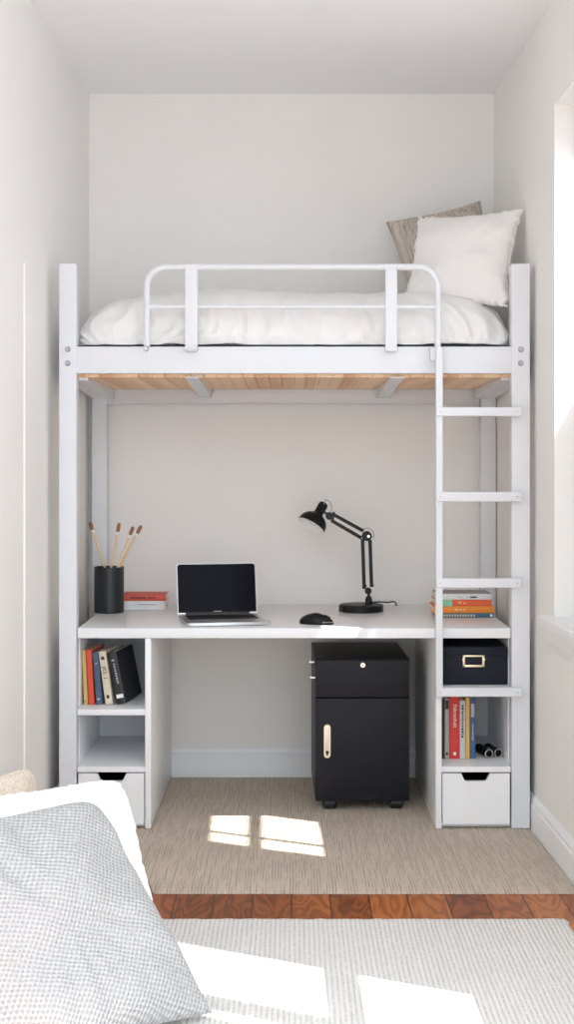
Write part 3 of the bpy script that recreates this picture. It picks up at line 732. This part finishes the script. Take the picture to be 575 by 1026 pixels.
# ------------------------------------------------------------------ desk lamp
dl = 5.60; lx = X(361.8, dl)
lamp = thing('desk_lamp', 'black jointed desk lamp with a round base on the desk', 'lamp', (lx, dl, DT + 0.0003))
def lp(px, py, dd=0.0): return Vector((X(px, dl) - lx, dd, H(py, dl) - DT - 0.0003))
b = bm_new(); rb_ = 0.0905
lathe(b, [(0, 0), (rb_ - 0.002, 0), (rb_, 0.002), (rb_, 0.024), (rb_ - 0.004, 0.028), (rb_ - 0.010, 0.029), (0, 0.029)], 72)
obj('base', b, black_m, lamp, angle=40)
b = bm_new(); p0 = lp(369.3, 603)
lathe(b, [(0, 0.0), (0.014, 0), (0.0145, 0.018), (0.010, 0.030), (0.0055, 0.034), (0.0055, 0.052), (0, 0.052)], 24, Matrix.Translation((p0.x, 0, 0.029)))
obj('stem', b, black_m, lamp)
E = lp(367.5, 537); K = lp(330.0, 517)
def bar(bm, a, c, w=0.0088):
    m, l = frame_to(a, c); box(bm, -w, w, -w * 0.8, w * 0.8, 0, l, 0.0012, 2, m)
jl = lp(368.8, 592)
b = bm_new()
bar(b, lp(364.8, 590), lp(363.2, 540)); bar(b, lp(372.2, 588), lp(370.6, 541)); obj('lower_arm', b, black_m, lamp)
b = bm_new(); cyl(b, jl + Vector((0, -0.011, 0)), jl + Vector((0, 0.011, 0)), 0.0135, seg=24, bev=0.001); cyl(b, lp(365.3, 587) + Vector((0, -0.012, 0)), lp(365.3, 587) + Vector((0, 0.012, 0)), 0.008, seg=16); cyl(b, lp(372.3, 586) + Vector((0, -0.012, 0)), lp(372.3, 586) + Vector((0, 0.012, 0)), 0.008, seg=16)
obj('lower_joint', b, black_m, lamp)
b = bm_new(); bar(b, lp(334, 515.5), lp(364, 532)); bar(b, lp(332, 521.5), lp(362.0, 539)); obj('upper_arm', b, black_m, lamp)
b = bm_new(); cyl(b, E + Vector((0, -0.014, 0)), E + Vector((0, 0.014, 0)), 0.020, seg=32, bev=0.0015); el = obj('elbow_joint', b, black_m, lamp)
b = bm_new(); cyl(b, E + Vector((0.006, -0.0142, -0.001)), E + Vector((0.006, -0.017, -0.001)), 0.0052, seg=16); obj('elbow_screw', b, chrome_m, el)
b = bm_new(); cyl(b, K + Vector((0, -0.012, 0)), K + Vector((0, 0.012, 0)), 0.0155, seg=28, bev=0.0015); bar(b, K, lp(323.5, 512), 0.006); bar(b, lp(334.5, 513), lp(332.5, 523.5), 0.007); obj('head_joint', b, black_m, lamp)
# shade: opening faces down-left and slightly to the viewer
RC = lp(311.6, 527.0); TOP = lp(326.0, 502.8)
ax = (TOP - RC).normalized(); ax = (ax + Vector((0, 0.34, 0))).normalized()
m, _ = frame_to(RC, RC + ax)
out = [(0.0600, 0.0), (0.0598, 0.006), (0.057, 0.022), (0.050, 0.036), (0.039, 0.047), (0.0265, 0.054), (0.0205, 0.060), (0.0190, 0.070), (0.0200, 0.098), (0.0185, 0.108), (0.011, 0.113), (0, 0.114)]
inn = [(0, 0.050), (0.024, 0.050), (0.037, 0.0445), (0.048, 0.034), (0.055, 0.021), (0.0585, 0.006), (0.0590, 0.0005)]
b = bm_new(); lathe(b, out, 56, m); sh = obj('lamp_shade', b, black_m, lamp, angle=50)
b = bm_new(); lathe(b, list(reversed(inn)), 56, m); lathe(b, [(0.0590, 0.0005), (0.0600, 0.0)], 56, m); obj('shade_lining', b, lampin_m, sh, label='white inside of the lamp shade')
b = bm_new(); lathe(b, [(0, 0.008), (0.012, 0.011), (0.019, 0.020), (0.020, 0.028), (0.015, 0.038), (0.012, 0.049), (0, 0.049)], 28, m); obj('bulb', b, bulb_m, sh)
b = bm_new(); tube(b, [lp(324.5, 505), lp(326, 500.5), lp(330, 502), lp(332.2, 507), lp(332, 513)], 0.0019, 8, 2); obj('cable_loop', b, cable_m, lamp, label='grey cable loop at the shade')
b = bm_new(); tube(b, [lp(363, 531), lp(366.5, 529), lp(371.5, 529.8), lp(374.5, 533.5), lp(374, 539)], 0.0019, 8, 2); obj('cable_loop', b, cable_m, lamp, label='grey cable loop at the elbow')
b = bm_new(); q0 = Vector((p0.x + 0.01, 0.03, 0.036)); tube(b, [(p0.x + 0.008, 0.01, 0.035), (0.06, 0.06, 0.0315), (0.085, 0.078, 0.030), (0.115, 0.09, 0.026), (0.135, 0.10, 0.030), (0.150, 0.115, 0.024), (0.155, 0.16, 0.006), (0.156, 0.236, 0.004)], 0.0030, 8, 2)
obj('power_cord', b, black_m, lamp)

# ------------------------------------------------------------------ rolling cabinet
zc0, wc_, dcab = 5.27, 0.360, 0.52
cab = thing('filing_cabinet', 'black rolling file cabinet with one drawer and a door under the desk', 'cabinet', (X(316, zc0), zc0, 0.0085), R(0.9))
hb, ht = 0.0340, H(660.5, zc0) - 0.0085
b = bm_new(); box(b, 0, wc_, 0.020, dcab, hb, ht, 0.004, 3); obj('body', b, cab_m, cab)
hd_ = H(699.5, zc0) - 0.0085
b = bm_new(); box(b, 0.002, wc_ - 0.002, 0, 0.0195, hd_ + 0.0015, ht - 0.003, 0.004, 3); dr = obj('drawer', b, cabf_m, cab)
b = bm_new(); lxk, lzk = X(363.5, zc0) - X(316, zc0), H(666.5, zc0) - 0.0085
lathe(b, [(0, 0.0045), (0.004, 0.0045), (0.0045, 0.004), (0.009, 0.004), (0.0105, 0.002), (0.0105, 0)], 28, Matrix.Translation((lxk, 0.0, lzk)) @ Matrix.Rotation(R(90), 4, 'X')); lk = obj('lock', b, chrome_m, dr)
b = bm_new(); box(b, lxk - 0.0008, lxk + 0.0008, -0.0049, -0.004, lzk - 0.003, lzk + 0.003); obj('keyhole', b, blk_ink, lk, False)
b = bm_new(); box(b, 0.002, wc_ - 0.002, 0, 0.0195, hb + 0.001, hd_ - 0.0015, 0.004, 3); dor = obj('door', b, cabf_m, cab)
hx = X(327.8, zc0) - X(316, zc0); hz0, hz1 = H(759.5, zc0) - 0.0085, H(726, zc0) - 0.0085; hr = 0.0125
poly = [(hx + hr * math.cos(R(a)), hz1 - hr + hr * math.sin(R(a))) for a in range(0, 181, 15)] + [(hx + hr * math.cos(R(a)), hz0 + hr + hr * math.sin(R(a))) for a in range(180, 361, 15)]
b = bm_new(); prism(b, poly, 'y', -0.003, 0.0005, bev=0.0006)
poly2 = [(hx + (p[0] - hx) * 0.55, (hz0 + hz1) / 2 + (p[1] - (hz0 + hz1) / 2) * 0.86) for p in poly]
hdl = obj('handle', b, gold_m, dor, label='pale brass pill-shaped handle plate')
b = bm_new(); prism(b, poly2, 'y', -0.0045, -0.0025, bev=0.0005); obj('grip', b, chrome_m, hdl)
b = bm_new(); cyl(b, (hx, -0.004, hz0 + 0.022), (hx, -0.007, hz0 + 0.022), 0.0062, seg=20); box(b, hx - 0.002, hx + 0.003, -0.0065, -0.004, hz0 + 0.008, hz0 + 0.024, 0.0008); obj('latch', b, black_m, hdl)
for (yy, zz) in ((0.10, H(659.0, 5.41) - 0.0085 - 0.012), (0.03, H(677, 5.35) - 0.0085)):
    b = bm_new(); cyl(b, (0.001, yy, zz), (-0.016, yy, zz), 0.0045, seg=16); box(b, -0.020, -0.015, yy - 0.006, yy + 0.006, zz - 0.006, zz + 0.006, 0.001)
    obj('side_catch', b, chrome_m, cab)
for i, (cx_, cy_) in enumerate(((0.055, 0.030), (wc_ - 0.050, 0.030), (0.055, dcab - 0.06), (wc_ - 0.050, dcab - 0.06))):
    b = bm_new()
    cyl(b, (cx_ - 0.024, cy_, 0.0235), (cx_ + 0.024, cy_, 0.0235), 0.0232, seg=32, bev=0.005)
    w_c = obj('castor', b, rubber_m, cab, angle=40)
    b = bm_new(); cyl(b, (cx_ - 0.027, cy_, 0.0235), (cx_ + 0.027, cy_, 0.0235), 0.007, seg=14)
    obj('fork', b, black_m, w_c)

# ------------------------------------------------------------------ navy storage box
ds = 5.05; SH2 = H(688.5, ZF)
bw_, bd_ = X(511.8, ZF) - X(442.5, ZF) - 0.008, 0.34
sb = thing('storage_box', 'dark navy lidded storage box with a brass label holder', 'box', ((X(442.5, ZF) + X(511.8, ZF)) / 2, ds, SH2 + 0.0004))
hB = H(657, ds) - SH2; hT = H(648.7, ds) - SH2
b = bm_new(); box(b, -bw_ / 2 + 0.003, bw_ / 2 - 0.003, 0.003, bd_ - 0.003, 0, hB + 0.008, 0.002, 2); obj('body', b, navy_m, sb)
b = bm_new(); box(b, -bw_ / 2, bw_ / 2, 0, bd_, hB, hT, 0.002, 2); obj('lid', b, navy_m, sb)
hx0, hx1 = X(463.6, ds) - sb.location.x, X(485.3, ds) - sb.location.x; q0, q1 = H(668.5, ds) - SH2, H(656.5, ds) - SH2
def holder(bm, x0, x1, z0, z1, w, y):
    box(bm, x0, x1, y, y + 0.0035, z0, z0 + w, 0.0012); box(bm, x0, x1, y, y + 0.0035, z1 - w * 0.8, z1, 0.0012)
    box(bm, x0, x0 + w, y, y + 0.0035, z0, z1, 0.0012); box(bm, x1 - w, x1, y, y + 0.0035, z0, z1, 0.0012)
b = bm_new(); holder(b, hx0, hx1, q0, q1, 0.008, -0.0035)
hold = obj('label_holder', b, gold_m, sb)
for xx_ in (hx0 + 0.001, hx1 - 0.001):
    b = bm_new(); cyl(b, (xx_, -0.002, (q0 + q1) / 2 + 0.006), (xx_, -0.006, (q0 + q1) / 2 + 0.006), 0.004, 0.003, 14)
    obj('rivet', b, gold_m, hold)

# ------------------------------------------------------------------ binoculars
bn = thing('binoculars', 'small black binoculars with silver eyepieces on the lower right shelf', 'binoculars', (X(490.3, 5.2), 5.19, SH3 + 0.0008), R(13)); bn.scale = (0.82, 0.82, 0.82)
for s in (-1, 1):
    m = Matrix.Translation((s * 0.0225, -0.045, 0.0215)) @ Matrix.Rotation(R(-90), 4, 'X')
    b = bm_new(); lathe(b, [(0.0, 0.004), (0.0150, 0.004), (0.0150, 0.0), (0.0195, 0.0), (0.0208, 0.004), (0.0208, 0.03), (0.018, 0.036), (0.0195, 0.060), (0.0175, 0.090), (0.0205, 0.100), (0.0205, 0.128), (0, 0.128)], 36, m)
    br = obj('barrel', b, black_m, bn)
    b = bm_new(); lathe(b, [(0.0148, 0.0), (0.0150, -0.004), (0.0190, -0.004), (0.0202, 0.0), (0.0202, 0.010), (0.0185, 0.010)], 36, m); obj('silver_rim', b, chrome_m, br)
    b = bm_new(); lathe(b, [(0.0146, 0.002), (0.010, -0.001), (0, -0.002)], 30, m); obj('lens', b, screen_m, br)
b = bm_new(); box(b, -0.010, 0.010, -0.025, 0.055, 0.020, 0.034, 0.004, 3); cyl(b, (0, -0.038, 0.030), (0, -0.008, 0.030), 0.009, seg=20); obj('bridge', b, black_m, bn)
b = bm_new(); box(b, -0.006, 0.006, 0.0, 0.03, 0.0335, 0.0365, 0.001); obj('badge', b, chrome_m, bn)

# ------------------------------------------------------------------ rugs
def rug(name, poly, th, mat, label, seed, rough=0.0035, loc=(0, 0, 0)):
    """Quad rug with softly uneven woven edges. poly: near-left, near-right, far-right, far-left."""
    t = bmesh.new(); nu, nv = 220, 120; A, B, C, D = [Vector((*p, 0)) for p in poly]
    g = {}
    for i in range(nu + 1):
        for j in range(nv + 1):
            u, v = i / nu, j / nv
            p = (A * (1 - u) + B * u) * (1 - v) + (D * (1 - u) + C * u) * v
            e = min(u, 1 - u, v, 1 - v)
            fall = min(1, e * 60) ** 0.5 if e < 1 / 60 else 1
            if j in (0, nv): p.y += rough * noise.noise(Vector((p.x * 30, seed, j)))
            if i in (0, nu): p.x += rough * noise.noise(Vector((p.y * 30, seed, i)))
            z = th * (0.55 + 0.45 * fall) + 0.0012 * noise.noise(Vector((p.x * 6, p.y * 6, seed)))
            g[i, j] = t.verts.new((p.x, p.y, z))
    for i in range(nu):
        for j in range(nv): t.faces.new((g[i, j], g[i + 1, j], g[i + 1, j + 1], g[i, j + 1]))
    r_ = bmesh.ops.extrude_edge_only(t, edges=[e for e in t.edges if e.is_boundary])
    for v in r_['geom']:
        if isinstance(v, bmesh.types.BMVert): v.co.z = 0.0006
    bmesh.ops.recalc_face_normals(t, faces=t.faces)
    o = obj(name, t, mat, angle=60); tag(o, label, 'rug'); return o
rug('rug', [(-0.424, 4.258), (0.886, 4.258), (0.841, 5.855), (-0.82, 5.855)], 0.0075, rugb_m, 'beige ribbed woven rug under the desk and file cabinet', 1)
rug('rug', [(-0.85, 2.75), (0.80, 2.75), (0.795, 4.012), (-0.84, 4.012)], 0.008, rugw_m, 'ivory woven rug with bright sun patches in front of the beige rug', 5, 0.007)

# ------------------------------------------------------------------ floor cushions in the foreground
th = R(38); d_ = Vector((math.cos(th), math.sin(th), 0)); nn = Vector((math.sin(th), -math.cos(th), 0))
def lean_up(tau): return Vector((0, 0, 1)) * math.cos(tau) - nn * math.sin(tau)
BR = Vector((X(211, 3.27), 3.27, 0.025))
pillow('cushion', 'large pale grey waffle-knit cushion leaning in front of the white one', 'cushion', 0.56, 0.58, 0.20, knit_m,
       BR - d_ * 0.28, d_, lean_up(R(38)), seed=4, k=0.05, wr=0.016, n=110, expo=0.42, crease=0.045, pipe=0.003, corner=0.09, shear=0.17)
pillow('cushion', 'bright white cushion standing behind the grey knitted cushion', 'cushion', 0.46, 0.53, 0.12, puff_m,
       BR - d_ * 0.155 - nn * 0.28 + Vector((0, 0, -0.010)), d_, lean_up(R(28)), seed=14, k=0.03, wr=0.010, n=60, expo=0.40, frill=0.006, corner=0.09)
pillow('cushion', 'cream boucle cushion at the far left behind the white cushion', 'cushion', 0.34, 0.46, 0.10, bou_m,
       (-0.755, 3.76, 0.012), Vector((0.42, 0.90, 0.0)), Vector((-0.10, 0.05, 0.9)), seed=21, k=0.03, wr=0.010, n=50, expo=0.42, pipe=0.004, corner=0.12)

# ------------------------------------------------------------------ light
w = bpy.data.worlds.new('daylight'); scene.world = w; w.use_nodes = True
nt = w.node_tree; bg = nt.nodes['Background']; bg.inputs['Color'].default_value = (0.84, 0.925, 1.0, 1)
wt = nt.nodes.new('ShaderNodeTexCoord'); dp = nt.nodes.new('ShaderNodeVectorMath'); dp.operation = 'DOT_PRODUCT'
nt.links.new(wt.outputs['Generated'], dp.inputs[0]); dp.inputs[1].default_value = Vector((0.85, -0.25, 0.45)).normalized()[:]
mr = nt.nodes.new('ShaderNodeMapRange'); nt.links.new(dp.outputs['Value'], mr.inputs['Value'])      # brighter on the sun's side
mr.inputs['From Min'].default_value = -0.6; mr.inputs['From Max'].default_value = 1.0; mr.inputs['To Min'].default_value = 0.9; mr.inputs['To Max'].default_value = 2.9
nt.links.new(mr.outputs['Result'], bg.inputs['Strength'])
sd = bpy.data.lights.new('sun', 'SUN'); sd.energy = 9.0; sd.angle = R(0.6); sd.color = (1.0, 0.955, 0.89)
so = bpy.data.objects.new('sun', sd); COL.objects.link(so); so['kind'] = 'helper'
dirv = Vector((-0.565, 0.50 * 0.565, -1.0)); so.rotation_euler = dirv.to_track_quat('-Z', 'Y').to_euler(); so.location = (3, 2, 6)

# ------------------------------------------------------------------ camera
cd = bpy.data.cameras.new('camera'); co = bpy.data.objects.new('camera', cd); COL.objects.link(co)
co.location = (0, 0, EYE); co.rotation_euler = (R(90), 0, 0)
cd.sensor_width = 36; cd.sensor_fit = 'AUTO'; cd.lens = 36 * F / 1026
cd.shift_x = -(CX - 287.5) / 1026; cd.shift_y = (CY - 513.0) / 1026
cd.clip_start = 0.05
scene.camera = co
scene.view_settings.view_transform = 'Standard'; scene.view_settings.look = 'None'
scene.view_settings.gamma = 1; scene.view_settings.use_curve_mapping = False
scene.view_settings.exposure = 0.56
scene.cycles.max_bounces = 12; scene.cycles.diffuse_bounces = 8; scene.cycles.transparent_max_bounces = 12
scene.cycles.use_denoising = True
